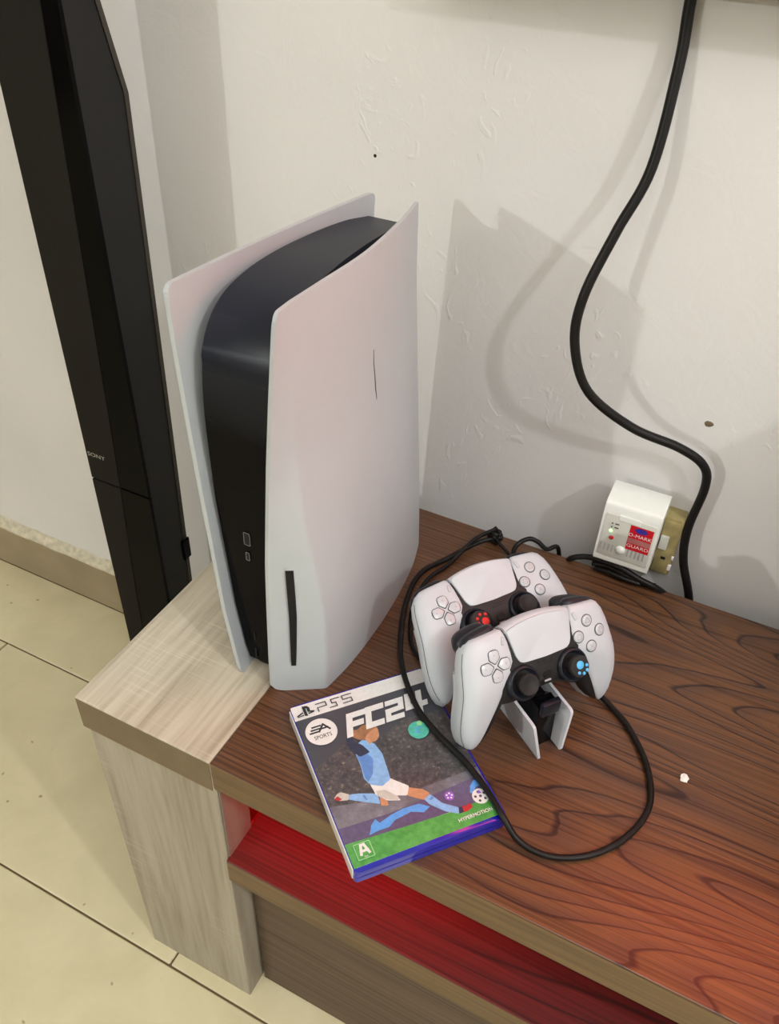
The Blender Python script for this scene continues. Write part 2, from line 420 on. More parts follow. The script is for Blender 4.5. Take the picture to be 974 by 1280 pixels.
# ------------------------------------------------------------------ television cabinet
cab = thing('tv_cabinet', 'low wooden television cabinet with pale oak end column and dark wood-grain top', 'cabinet', (0.55, 0.209, 0))
def cpart(name, bm, m, parent=None, **k):
    return link(name, shift(bm, (-0.55, -0.209, 0)), m, parent or cab, **k)
D = 0.418; CW = 1.28
def column(xa, xb, inner):
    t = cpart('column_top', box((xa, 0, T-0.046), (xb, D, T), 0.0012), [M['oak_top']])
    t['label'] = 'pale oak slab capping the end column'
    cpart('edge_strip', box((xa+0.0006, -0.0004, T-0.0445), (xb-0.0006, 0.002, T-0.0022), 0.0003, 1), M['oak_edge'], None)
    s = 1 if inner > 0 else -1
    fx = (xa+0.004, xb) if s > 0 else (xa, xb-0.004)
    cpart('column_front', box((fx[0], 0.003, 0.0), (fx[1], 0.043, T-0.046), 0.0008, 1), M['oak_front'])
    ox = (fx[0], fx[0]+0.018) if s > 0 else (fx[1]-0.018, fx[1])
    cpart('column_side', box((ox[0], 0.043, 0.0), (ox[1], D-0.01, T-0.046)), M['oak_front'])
column(-0.155, 0.0, 1)
column(CW, CW+0.155, -1)
cpart('table_top', box((0.0008, 0.0, T-0.040), (CW-0.0008, D, T-0.0002), 0.001), M['top'])
cpart('edge_strip', box((0.0012, -0.0005, T-0.0392), (CW-0.0012, 0.002, T-0.0018), 0.0004, 1), M['band'])
cpart('shelf', box((0.0008, 0.0, T-0.205), (CW-0.0008, D-0.02, T-0.167), 0.0008, 1), M['shelf'])
cpart('edge_strip', box((0.0012, -0.0005, T-0.2045), (CW-0.0012, 0.002, T-0.1686), 0.0004, 1), M['band'])
cpart('carcass', box((0.0008, 0.052, 0.004), (CW-0.0008, 0.30, T-0.206)), M['gap'])
for i in range(2):
    xa = 0.0045 + i*0.637
    d = cpart('drawer_front', box((xa, 0.029, 0.003), (xa+0.633, 0.048, T-0.212), 0.001, 1), M['drawer'])
cpart('back_panel', box((-0.150, D-0.0095, 0.004), (0.0005, D-0.004, T-0.047)), M['oak_front'])
cpart('niche_side', box((0.0004, 0.005, T-0.1665), (0.0022, 0.043, T-0.0405)), M['niche'])
cpart('back_panel', box((0.001, D-0.018, 0.004), (CW-0.001, D-0.004, T-0.041)), M['oak_front'])
cpart('led_strip', box((0.025, D-0.110, T-0.047), (0.100, D-0.100, T-0.0405)), M['led'])

# ------------------------------------------------------------------ television above (out of the frame, shadows the wall)
tv = thing('television', 'wide flat television on the wall above the cabinet, screen glowing red', 'television', (0.60, 0.43, T+0.561))
link('tv_frame', box((-0.606, -0.014, 0), (0.606, 0.010, 0.69), 0.003), M['tv'], tv)
link('screen', box((-0.594, -0.0155, 0.014), (0.594, -0.0138, 0.68)), M['screen'], tv)
link('wall_mount', box((-0.2, 0.0095, 0.2), (0.2, Y1-0.43, 0.45)), M['tv'], tv)

# ------------------------------------------------------------------ unseen dark box past the right edge, shaped to cast the wall shadow
bx = thing('unseen_box', 'unseen dark box on the cabinet just past the right edge, added for its shadow', 'speaker', (0.62, 0.35, T))
link('cabinet', box((-0.115, -0.05, 0), (0.115, 0.05, 0.372), 0.003), M['spk_side'], bx)
link('front_grille', box((-0.108, -0.054, 0.008), (0.108, -0.049, 0.364), 0.001), M['spk'], bx)

# ------------------------------------------------------------------ tower speaker
sp = thing('tower_speaker', 'tall slim black tower speaker standing between cabinet and wall', 'speaker', (-0.37, 0.345, 0))
def spart(name, bm, m, parent=None, **k): return link(name, shift(bm, (0.37, -0.345, 0)), m, parent or sp, **k)
SZ = [0.03, 0.30, T+0.428, T+0.515, T+0.70]
SB = [0.362, 0.369, 0.385, 0.364, 0.340]
XL, XR, YF = -0.4245, -0.330, 0.3135
def sring(z, yb):
    return [(XL+0.001, YF+0.002, z), (XR-0.002, YF+0.002, z), (XR, YF+0.004, z), (XR, yb-0.006, z), (XR-0.005, yb, z), (XL+0.034, yb, z), (XL+0.028, yb-0.004, z), (XL, YF+0.014, z)]
spart('cabinet', loft([sring(z, b) for z, b in zip(SZ, SB)]), M['spk_side'])
def xg(z): return interp([-0.5, -0.22, -0.015, 0.304, 0.517, 0.70], [-0.399, -0.3875, -0.375, -0.3605, -0.350, -0.342], z-T)
for za, zb in ((0.035, T-0.0455), (T-0.0425, T+0.695)):
    zz = np.linspace(za, zb, 8)
    spart('front_grille', prism([(XL, z) for z in zz[::-1]] + [(xg(z), z) for z in zz], YF-0.0015, YF+0.0025, fn=lambda x, z, y: (x, y, z)), M['spk'])
    spart('gloss_trim', prism([(xg(z)+0.0004, z) for z in zz[::-1]] + [(XR+0.0002, z) for z in zz], YF-0.0008, YF+0.0045, fn=lambda x, z, y: (x, y, z)), M['spk_gloss'])
b = bmesh.new(); R = []
for z, yb in zip(SZ, SB): R.append([(XR-0.0002, yb-0.0055, z+0.002), (XR+0.001, yb-0.0055, z+0.002), (XR+0.001, yb+0.0008, z+0.002), (XR-0.006, yb+0.0008, z+0.002)])
loft(R, b); spart('back_strip', b, M['spk_back'])
spart('base', lathe([(0, 0), (0.075, 0), (0.077, 0.004), (0.074, 0.012), (0.04, 0.022), (0.03, 0.035), (0, 0.035)], 40, (-0.372, 0.345, 0)), M['spk_gloss'], smooth=True)
b = bmesh.new(); text(b, 'SONY', lambda x, y: (-0.4075+x*1.25, YF-0.0018, T-0.0055+y), 0, 0.0088); spart('badge', b, M['silver'])
spart('terminal_clip', box((XR-0.0005, 0.360, T-0.19), (XR+0.003, 0.374, T-0.155), 0.001), M['spk_gloss'])

# ------------------------------------------------------------------ games console
con = thing('game_console', 'tall white game console with black core standing upright on the cabinet', 'console', (0.0, 0.23, T))
def gpart(name, bm, m, parent=None, **k): return link(name, shift(bm, (-0.0, -0.23, 0)), m, parent or con, **k)
ZL = [0, 0.04, 0.1, 0.156, 0.205, 0.26, 0.32, 0.388]
PR = {'F': [(.006, .094), (.006, .095), (.0065, .097), (.008, .098), (.011, .099), (.014, .101), (.018, .104), (.0215, .110)],
      'K': [(.0495, .121), (.050, .121), (.049, .120), (.042, .119), (.033, .119), (.0245, .124), (.0215, .127), (.0208, .133)],
      'A': [(.0555, .168), (.0555, .168), (.054, .168), (.048, .168), (.040, .17), (.030, .17), (.0245, .172), (.0225, .175)],
      'B': [(.056, .238), (.055, .238), (.051, .238), (.045, .238), (.038, .238), (.030, .238), (.026, .238), (.0245, .238)],
      'C': [(.049, .31), (.047, .31), (.042, .31), (.037, .31), (.031, .31), (.025, .31), (.020, .31), (.0178, .312)],
      'D': [(.0375, .356), (.034, .360), (.029, .362), (.025, .362), (.021, .362), (.017, .362), (.012, .363), (.0085, .366)]}
ZS = 0.388*(np.linspace(0, 1, 130) - 0.09*np.sin(2*np.pi*np.linspace(0, 1, 130)))
def smooth_interp(z, vals):
    return float(np.interp(z, ZL, vals))
def plate_profile(z):
    ctl = [np.array([smooth_interp(z, [q[0] for q in PR[k]]), smooth_interp(z, [q[1] for q in PR[k]])]) for k in 'FKABCD']
    pts = [ctl[0]*(1-t)+ctl[1]*t for t in np.linspace(0, 1, 22)]
    cm = catmull(ctl[1:], 14)
    pts += cm[1:]
    P = np.array(pts)
    for _ in range(2): P[1:-1] = 0.5*P[1:-1] + 0.25*(P[:-2]+P[2:])
    return P
prof = np.array([plate_profile(z) for z in ZS])
for _ in range(8): prof[1:-1] = 0.5*prof[1:-1]+0.25*(prof[:-2]+prof[2:])      # soften between height levels
# shallow scoop beside the disc slot
for i, z in enumerate(ZS):
    for j in range(22):
        s = j/21
        if 0.028 < z < 0.157 and 0.10 < s < 0.37:
            e = min((z-0.028)/0.012, (0.157-z)/0.004, 1.0)
            prof[i, j] += np.array([0.0008, 0.0030])*e*((s-0.10)/0.27)**2
def solid_sheet(G, th, bm, edge_r=0.006):
    """thicken a grid G[i][j] of points toward th (vector per point)"""
    n, m = len(G), len(G[0])
    a = [[bm.verts.new(p) for p in r] for r in G]
    b = [[bm.verts.new(tuple(np.array(p)+th)) for p in r] for r in G]
    for i in range(n-1):
        for j in range(m-1):
            bm.faces.new((a[i][j], a[i][j+1], a[i+1][j+1], a[i+1][j])); bm.faces.new((b[i][j], b[i+1][j], b[i+1][j+1], b[i][j+1]))
    for i in range(n-1):
        for j in (0, m-1): bm.faces.new((a[i][j], a[i+1][j], b[i+1][j], b[i][j]))
    for j in range(m-1):
        for i in (0, n-1): bm.faces.new((a[i][j], a[i][j+1], b[i][j+1], b[i][j]))
    return bm
def zwarp(j, m, i, n, z, y, yf, yb, rf=0.007, rb=0.006):
    """pull the ends of each column in so the four corners are rounded"""
    out = z
    for d, r in ((y-yf, rf), (yb-y, rb)):
        if d < r:
            k = r - math.sqrt(max(0, r*r-(r-d)**2))
            t = i/(n-1)
            out = out + k*(1-t)**30 - k*t**30
    return out
def top_drop(y): return 0.0
G = []
n = len(ZS)
for i, z in enumerate(ZS):
    r = []
    for j, (x, yy) in enumerate(prof[i]):
        zz = zwarp(j, len(prof[i]), i, n, z, yy, prof[i][0][1], prof[i][-1][1], 0.007, 0.0015)
        r.append((x, yy, zz))
    G.append(r)
gpart('side_panel', solid_sheet(G, np.array((-0.0036, 0.0008, 0)), bmesh.new()), M['white'], smooth=50)['label'] = 'white side panel bulging around the disc slot'
# slot
sb = bmesh.new(); loop = []
k0, k1 = int(np.argmin(abs(ZS-0.036))), int(np.argmin(abs(ZS-0.154)))
rowsS = []
for i in range(k0, k1+1):
    t = (i-k0)/(k1-k0); p = prof[i]
    def at(s):
        j = int(s); f = s-j; return p[j]*(1-f)+p[j+1]*f
    r = []
    e0, e1 = np.array([smooth_interp(ZS[i], [q[0] for q in PR['F']]), smooth_interp(ZS[i], [q[1] for q in PR['F']])]), np.array([smooth_interp(ZS[i], [q[0] for q in PR['K']]), smooth_interp(ZS[i], [q[1] for q in PR['K']])])
    for u_ in np.linspace(0, 1, 5):
        s_ = 0.36 + u_*(0.085 + 0.085*t)
        c = e0*(1-s_)+e1*s_
        r.append((c[0]+0.0003, c[1]-0.0006, ZS[i]))
    rowsS.append(r)
solid_sheet(rowsS, np.array((-0.001, 0.004, 0)), sb); gpart('disc_slot', sb, M['void'])
# scratch
q = [(0.0244, 0.2455), (0.0258, 0.2465)]
sc = bmesh.new()
def plate_x(y, z):
    i = int(np.argmin(abs(ZS-z))); P = prof[i]; return float(np.interp(y, P[15:, 1], P[15:, 0]))
pts = [(0.2475, 0.300), (0.2468, 0.287), (0.2480, 0.275), (0.2478, 0.262), (0.2485, 0.251)]
wds = [0.0001, 0.0005, 0.0007, 0.0004, 0.0001]
va = [[(plate_x(yy, z)+0.0004, yy-wd, z), (plate_x(yy, z)+0.0004, yy+wd, z)] for (yy, z), wd in zip(pts, wds)]
solid_sheet(va, np.array((-0.0006, 0, 0)), sc); gpart('scratch', sc, M['ldark'])
# left panel
ZF = [0, .08, .156, .224, .286, .341, .390]; XF = [-.0345, -.048, -.0555, -.062, -.0675, -.072, -.0745]
G = []
for i, z in enumerate(ZS):
    r = []
    yf = 0.096 + 0.036*z
    for j in range(64):
        t = 0.5-0.5*math.cos(math.pi*j/63); yy = yf + (0.368-yf)*t
        xb = interp([0, .2, .39], [-.052, -.047, -.0405], z)
        x = interp(ZF, XF, z)*(1-t) + xb*t - 0.0035*math.sin(math.pi*t)
        x -= 0.004*math.exp(-((1-t)/0.06)**2)*0
        r.append((x, yy, zwarp(j, 64, i, n, z, yy, yf, 0.368, 0.008, 0.006)))
    G.append(r)
gpart('side_panel', solid_sheet(G, np.array((0.0042, 0, 0)), bmesh.new()), M['white'], smooth=50)
# black core: side outline swept between the panels
core_out = [(0.112, 0.012), (0.1105, 0.03), (0.111, 0.10), (0.111, 0.20), (0.111, 0.27), (0.113, 0.305), (0.118, 0.333), (0.127, 0.353), (0.142, 0.368), (0.165, 0.377), (0.205, 0.3815), (0.26, 0.380), (0.315, 0.375), (0.360, 0.368), (0.362, 0.36), (0.362, 0.05), (0.355, 0.012)]
co = [tuple(p) for p in catmull(core_out[1:14], 4)]
co = [core_out[0]] + co + core_out[14:]
def core_x(y, z):
    t = min(1, max(0, (y-0.111)/0.25))
    xl = interp([0, .08, .2, .35], [-.031, -.0425, -.0515, -.0535], z)*(1-t) + (-.0435)*t
    xr = interp([0, .1, .2, .3, .38], [.0035, .004, .008, .0135, .0165], z)
    xr = xr*(1-t) + (-.0015)*t
    return xl, xr
bm = bmesh.new()
A, B = [], []
for (yy, z) in co:
    xl, xr = core_x(yy, z)
    A.append([(xl+0.0015, yy, z), (xl, yy+0.0015 if yy < 0.2 and z < 0.33 else yy, z-0.0015 if z > 0.34 else z)]); B.append((xr, yy, z))
L = [bm.verts.new(a[0]) for a in A]; Lr = [bm.verts.new(a[1]) for a in A]; Rr = [bm.verts.new(p) for p in B]
N = len(co)
for i in range(N):
    k = (i+1) % N
    f = bm.faces.new((L[i], L[k], Rr[k], Rr[i]))
    bm.faces.new((Lr[i], Lr[k], L[k], L[i]))
cL = bm.verts.new((-0.045, 0.24, 0.19)); cR = bm.verts.new((0.0, 0.24, 0.19))
for i in range(N):
    k = (i+1) % N; bm.faces.new((Lr[k], Lr[i], cL)); bm.faces.new((Rr[i], Rr[k], cR))
core = gpart('core', bm, [core_plastic()], smooth=35); core['label'] = 'glossy black core between the white panels'
def core_mark(name, pts, m, th=0.0006):
    b = bmesh.new(); prism(pts, 0, th, b, fn=lambda x, z, d: (x, 0.1106-d, z)); return link(name, shift(b, (0, -0.23, 0)), m, core)
def ring_line(x0, x1, z0, z1, wd, name):
    b = bmesh.new()
    P = rounded([(x0, z0), (x1, z0), (x1, z1), (x0, z1)], 0.0015, 3); Q = rounded([(x0+wd, z0+wd), (x1-wd, z0+wd), (x1-wd, z1-wd), (x0+wd, z1-wd)], 0.001, 3)
    n_ = len(P)
    for d in (0,):
        a = [b.verts.new((x, 0.1100, z)) for x, z in P]; c = [b.verts.new((x, 0.1100, z)) for x, z in Q]
        for i in range(n_): b.faces.new((a[i], a[(i+1) % n_], c[(i+1) % n_], c[i]))
    return link(name, shift(b, (0, -0.23, 0)), M['mark'], core)  # light grey puts the ports' reflected glint into the rim colour
core_mark('usb_port', rounded([(-.0235, .1625), (-.0175, .1625), (-.0175, .176), (-.0235, .176)], .001, 2), M['void'])
ring_line(-.0238, -.0172, .1622, .1763, .0007, 'port_rim')
core_mark('usb_port', rounded([(-.0228, .1445), (-.0195, .1445), (-.0195, .1535), (-.0228, .1535)], .0016, 3), M['void'])
ring_line(-.0231, -.0192, .1442, .1538, .0006, 'port_rim')
core_mark('power_button', rounded([(-.0232, .016), (-.0212, .016), (-.0212, .031), (-.0232, .031)], .0008, 2), M['void'])
core_mark('eject_button', rounded([(-.0229, .041), (-.0213, .041), (-.0213, .052), (-.0229, .052)], .0008, 2), M['void'])
gpart('foot_plate', box((-0.028, 0.118, 0.0), (0.001, 0.345, 0.014), 0.003), M['black'])

# ------------------------------------------------------------------ game case
CA = 0.8628
case = thing('game_case', 'flat blue game case with a footballer cover lying on the cabinet edge', 'game case',
             mat=Matrix.Translation((0.1666, -0.0365, T)) @ Matrix.Rotation(CA, 4, 'Z'))
W, H, TH = 0.135, 0.1715, 0.0142
def kpart(name, bm, m, parent=None, **k): return link(name, bm, m, parent or case, **k)
def rect(x0, y0, x1, y1): return [(x0, y0), (x1, y0), (x1, y1), (x0, y1)]
rr = lambda x0, y0, x1, y1, r: rounded(rect(x0, y0, x1, y1), r, 4)
kpart('back_shell', prism(rr(0.0, 0, W, H, 0.004), 0.0003, 0.0066, bev=0.0008), M['case'], smooth=40)
kpart('front_shell', prism(rr(0.0, 0, W, H, 0.004), 0.0076, TH, bev=0.0009), M['case'], smooth=40)
kpart('inner_lip', prism(rr(0.0025, 0.0015, W-0.002, H-0.0015, 0.003), 0.006, 0.008), M['case'])
kpart('hinge_spine', box((-0.0006, 0.006, 0.0022), (0.004, H-0.006, TH-0.0022), 0.0008, 1), M['case'])
sw = bmesh.new(); box((-0.0009, 0.004, 0.0012), (0.0006, H-0.004, TH-0.0003), 0.0003, 1, sw)
kpart('spine_sheet', sw, M['i_white'])['label'] = 'white paper spine of the cover sheet'
art_m = ['i_white', 'i_black', 'i_dark', 'i_crowd', 'i_stand', 'i_purple', 'i_green', 'i_sky', 'i_sky2', 'i_swoosh', 'i_skin', 'i_hair', 'i_teal', 'i_shoe', 'i_shade', 'i_navy', 'i_lilac', 'i_lime']
AI = {k: i for i, k in enumerate(art_m)}
art = bmesh.new(); zl = [TH*1000 + 0.06]
def up(): zl[0] += 0.025; return zl[0]
def mmf(poly, m, rnd=0, curve=False):
    if curve: poly = [tuple(p) for p in catmull(poly, 4, True)]
    if rnd: poly = rounded(poly, rnd)
    flat(poly, up(), art, AI[m])
x0, x1, y0, y1 = 0.8, 133.6, 4.4, 170.4
mmf(rr(x0, y0, x1, y1, 2.0), 'i_white')
mmf(rect(x0, 60, x1, 154.3), 'i_dark'); mmf([(x0, 44), (x1, 44), (x1, 118), (95, 122), (70, 112), (35, 116), (x0, 100)], 'i_crowd')
mmf([(x0, 24), (x1, 24), (x1, 52), (60, 50), (x0, 62)], 'i_stand')
mmf([(x0, 24), (x1, 20), (x1, 44.5), (94, 41.5), (46, 38.5), (x0, 40.5)], 'i_purple')
mmf([(x0, y0), (x1, y0), (x1, 22.5), (97, 20.8), (50, 23), (x0, 26)], 'i_green')
mmf([(22.5, 26.5), (27, 34), (32.2, 38.2), (34.2, 33.5), (46, 37), (57.2, 38.6), (71.4, 37.8), (79, 32), (72, 29), (62.3, 33.4), (47.3, 31.4), (40, 27.4), (30, 27.5)], 'i_swoosh')
mmf([(116, 31), (119, 37), (124.3, 41.3), (130.9, 38.3), (133.4, 30.3), (129.6, 29.2), (126.5, 34.8), (123, 34.6), (119.6, 30.3)], 'i_swoosh')
mmf(circle(98.4, 35.1, 4.3, 20), 'i_lilac')
for a in range(5): mmf(circle(98.4+2.3*math.cos(a*1.257), 35.1+2.3*math.sin(a*1.257), 0.9, 8), 'i_white')
# figure of a footballer in mid-kick
mmf([(17.7, 62.8), (19.2, 67.0), (27.6, 65.2), (42.9, 59.1), (41.2, 49.3), (28.3, 56.4)], 'i_sky', 1.0)
mmf([(30, 62.5), (31.5, 57), (33, 56.5), (32, 62)], 'i_sky2'); mmf([(6.7, 67.9), (11, 71.2), (14.3, 71.6), (20.3, 67.0), (17.7, 62.2), (9.9, 64.4)], 'i_shade', 1.2)
mmf([(6.9, 67.5), (10.5, 69), (13, 65), (9.9, 64.2)], 'i_shoe', 0.6); mmf([(43.5, 57.5), (48.2, 52.3), (47.2, 45.2), (41.2, 47.4)], 'i_skin', 1.5)
mmf([(68.0, 55.9), (80.1, 48.9), (84.2, 43.2), (77.0, 39.0), (65.0, 48.4)], 'i_skin', 1.5)
mmf([(77.0, 39.6), (83.8, 42.6), (89.8, 31.2), (100.8, 22.4), (98.6, 16.9), (89.0, 23.0), (79.6, 33.4)], 'i_sky', 1.0)
mmf([(81, 38.5), (84.5, 40), (85.5, 38.2), (82, 36.8)], 'i_sky2'); mmf([(99, 17), (101, 22.2), (107.6, 21.6), (111.4, 22.8), (112.4, 18.6), (106.6, 16.4)], 'i_shoe', 1.0)
mmf([(99, 17), (101, 22.2), (104, 21.8), (103, 16.8)], 'i_navy')
mmf([(40.0, 70.5), (57.8, 69.2), (70.4, 56.0), (65.4, 48.2), (56.5, 51.5), (58.7, 45.9), (48.2, 49.8), (41.0, 58.1)], 'i_white', 1.5)
mmf([(42, 62), (50, 60), (58, 50), (57, 47), (48.5, 50.4), (42, 57)], 'i_shade', 1.0)
mmf([(42.4, 110.2), (50.1, 114.0), (55, 111), (59.0, 105.8), (61.4, 94.1), (59.5, 76.0), (58.2, 67.8), (49.3, 64.0), (40.2, 69.0), (37.1, 76.3), (39.2, 89.2), (39.4, 102.1)], 'i_sky', 1.6)
mmf([(39.6, 100), (47, 104), (52, 92), (46, 78), (39.5, 72), (38.5, 78), (40, 90)], 'i_sky2', 1.5)
mmf([(38.8, 123.4), (42.8, 123.8), (42.6, 115.0), (48.3, 108.6), (52.0, 99.4), (42.0, 97.8), (36.6, 107.6), (36.0, 115.2)], 'i_navy', 1.5)
mmf([(54.2, 107.0), (60, 109), (61, 113), (54, 113)], 'i_skin', 0.8)
mmf([(52.6, 122.1), (56.9, 126.9), (63.3, 126.8), (67.6, 121.4), (66.9, 115), (65.4, 111.4), (61.0, 108.0), (55.1, 109.0), (52.0, 114.6)], 'i_skin', 2.0)
mmf([(44.0, 127.0), (50, 125.4), (56.0, 128.6), (64.4, 127.4), (67.4, 121.8), (62.4, 120.5), (56.2, 117.7), (52, 113), (47.3, 114.9), (42.9, 119.3)], 'i_hair', 1.6)
mmf(circle(122.7, 25.0, 7.2, 26), 'i_white')
for a in range(5): mmf(circle(122.7+4.4*math.cos(a*1.257+.4), 25+4.4*math.sin(a*1.257+.4), 1.25, 6), 'i_dark')
mmf(circle(122.7, 25, 1.4, 6), 'i_purple'); mmf([(121, 28), (124, 31), (125, 27)], 'i_lilac')
# heading letters
def letter(lines, ox, oy, wd, hh, th, m='i_white', sh=0.32):
    strokes([[(px*wd, py*hh) for px, py in ln] for ln in lines], th, up(), art, AI[m], fn=lambda x, y: (ox + x + sh*y, oy + y))
FW = 15.5; FH = 17.0; FB = 125.6
FX = [42.2, 61.6, 81.0, 101.0]
letter([[(0.0, 0), (0.0, 1), (1.0, 1)], [(0, 0.50), (0.80, 0.50)]], FX[0], FB-2.6, FW-2, FH+2, 6.0)
letter([[(0.9, 1), (0.0, 1), (0.0, 0), (0.9, 0)]], FX[1], FB, FW-2.0, FH, 6.0)
letter([[(0.0, 1), (0.95, 1), (0.95, 0.52), (0.0, 0.48), (0.0, 0), (0.95, 0)]], FX[2], FB, FW-2.0, FH, 5.4)
letter([[(0.0, 1.06), (0.0, 0.34), (1.15, 0.34)], [(0.78, 1.06), (0.78, -0.14)]], FX[3], FB, FW-1, FH, 5.8)
# top band marks
strokes([[(24.5, 157.0), (24.5, 161.2), (33.2, 161.2), (33.2, 165.6), (24.0, 165.6)], [(35.6, 157.3), (42.4, 157.3), (42.4, 161.6), (38.6, 161.6), (38.6, 165.8), (46.4, 165.8)], [(48.6, 157.6), (57.6, 157.6), (57.6, 161.8), (49.4, 161.8), (49.4, 166.0), (58.6, 166.0)]], 1.0, up(), art, AI['i_black'])
mmf([(11.0, 156.6), (13.6, 155.8), (13.6, 164.4), (14.6, 164.4), (14.6, 160.2), (17.2, 160.4), (17.4, 164.6), (15.4, 167.0), (11.0, 167.6)], 'i_black')
mmf([(5.0, 157.6), (10.2, 160.0), (10.2, 161.4), (3.8, 158.6), (4.4, 156.8), (10.2, 157.0), (10.2, 158.2)], 'i_black'); mmf([(14.8, 157.4), (20.6, 158.2), (20.8, 159.8), (14.8, 161.4), (14.8, 160.0), (17.6, 159.2), (14.8, 158.7)], 'i_black')
# round publisher badge
mmf(circle(19.1, 135.0, 14.4, 40), 'i_white')
strokes([[(20.0, 141.6), (12.6, 141.6)], [(18.4, 138.6), (11.0, 138.6)], [(16.6, 135.8), (9.2, 135.8)]], 1.7, up(), art, AI['i_black'])
strokes([[(17.4, 135.6), (22.8, 142.2), (27.4, 135.6)], [(18.8, 137.9), (26.0, 137.9)]], 1.8, up(), art, AI['i_black'])
zt = up()*MM
def t2(cx, cy, sc_, sx=1.0, sh=0.0, rot=0.0):
    c_, s_ = math.cos(rot), math.sin(rot)
    def f(x, y):
        x, y = (x*sx + sh*y)*sc_, y*sc_
        return (cx + x*c_ - y*s_, cy + x*s_ + y*c_, zl[0])
    return f
up(); text(art, 'SPORTS', t2(19.0, 128.0, 1, 0.85), AI['i_black'], 5.6, bold=0.04)
up(); text(art, 'HYPERMOTION', t2(110.8, 9.3, 1, 0.98), AI['i_white'], 4.6, bold=0.06)
mmf(circle(101.2, 105.0, 9.4, 32), 'i_teal')
up(); strokes([[(98, 102), (104.5, 108)], [(98.5, 107.5), (103.5, 107.5)], [(97.5, 104.5), (102, 101.5)]], 0.9, zl[0], art, AI['i_swoosh'])
mmf(circle(105.0, 111.5, 2.6, 14), 'i_lime')
mmf(rr(6.2, 8.4, 20.6, 22.6, 1.0), 'i_lime'); mmf(rr(6.9, 9.1, 19.9, 21.9, 0.8), 'i_green')
strokes([[(10.2, 12.8), (12.2, 20.4), (14.8, 20.4), (17.0, 12.8)], [(11.0, 15.2), (16.4, 15.2)]], 2.2, up(), art, AI['i_white'])
up(); text(art, 'ALL', t2(13.4, 9.6, 1, 1.0), AI['i_white'], 2.2)
for v in art.verts: v.co *= MM
cv = bmesh.new()
kpart('cover_sheet', art, [M[k] for k in art_m])['label'] = 'printed cover with a kicking footballer'

# ------------------------------------------------------------------ controllers
def se(a, n): 
    c, s = math.cos(a), math.sin(a)
    return math.copysign(abs(c)**(2/n), c), math.copysign(abs(s)**(2/n), s)
def ztop(y): return 0.0 if y > 5 else -30*((5-y)/61)**1.4
def ring3(I, O, zf_i, zf_o, th, n_in=7.0, n_out=2.5, m=36):
    """closed section from inner edge I to outer edge O (mm), front at zf, thickness th"""
    out = []
    I, O = np.array(I, float), np.array(O, float); c = (I+O)/2; h = (O-I)/2
    for k in range(m):
        a = 2*math.pi*k/m
        cx, sz = se(a, n_out if math.cos(a) > 0 else n_in)
        p = c + h*cx
        zt_ = zf_i + (zf_o-zf_i)*(cx+1)/2
        out.append((p[0], p[1], zt_ - th/2 + sz*th/2))
    return out
HS = [  # inner edge, outer edge, thickness, from shoulder to handle tip (mirror side uses -x)
    ((-36.5, 43.0), (-64.0, 41.0), 10), ((-35.0, 42.2), (-69.0, 38.0), 20), ((-33.2, 38.5), (-73.5, 31.5), 27), ((-31.0, 31.0), (-76.5, 22.0), 30), ((-29.3, 22.0), (-78.3, 12.0), 31), ((-29.0, 14.5), (-79.6, 3.0), 32),
    ((-31.8, 6.0), (-80.8, -6.0), 33), ((-37.0, -3.5), (-82.0, -15.0), 34), ((-43.0, -14.5), (-82.8, -24.0), 34), ((-48.5, -25.5), (-82.8, -33.0), 34), ((-53.8, -36.0), (-81.8, -42.0), 33), ((-58.8, -46.0), (-79.6, -50.0), 30), ((-62.4, -53.0), (-77.0, -55.5), 25), ((-66.0, -58.0), (-73.5, -59.2), 15), ((-69.0, -60.3), (-71.0, -60.6), 5)]
def shell_rings(sx, di=0.0, do=0.0, dz=0.0, dth=0.0, i0=0, i1=None, n_in=7.0, grow=False):
    rings = []; di_ = di
    for q_, (I, O, th) in enumerate(HS[i0:i1]):
        if grow: di = di_*min(1, 0.15+q_*0.3)
        I, O = np.array(I, float), np.array(O, float); d = (O-I)/np.linalg.norm(O-I); wdt = np.linalg.norm(O-I)
        k = min(1, wdt/25)
        I2 = I + d*di*k; O2 = O + d*do*k
        yc = (I[1]+O[1])/2
        z = ztop(yc) + dz
        t_ = max(3, th + dth)
        zc = -0.5*(1-min(1, th/30))*10
        r = ring3(I2, O2, z+zc, z+zc-1.2, t_, n_in)
        rings.append([(-sx*p[0]*MM, p[1]*MM, p[2]*MM) for p in r])
    return rings
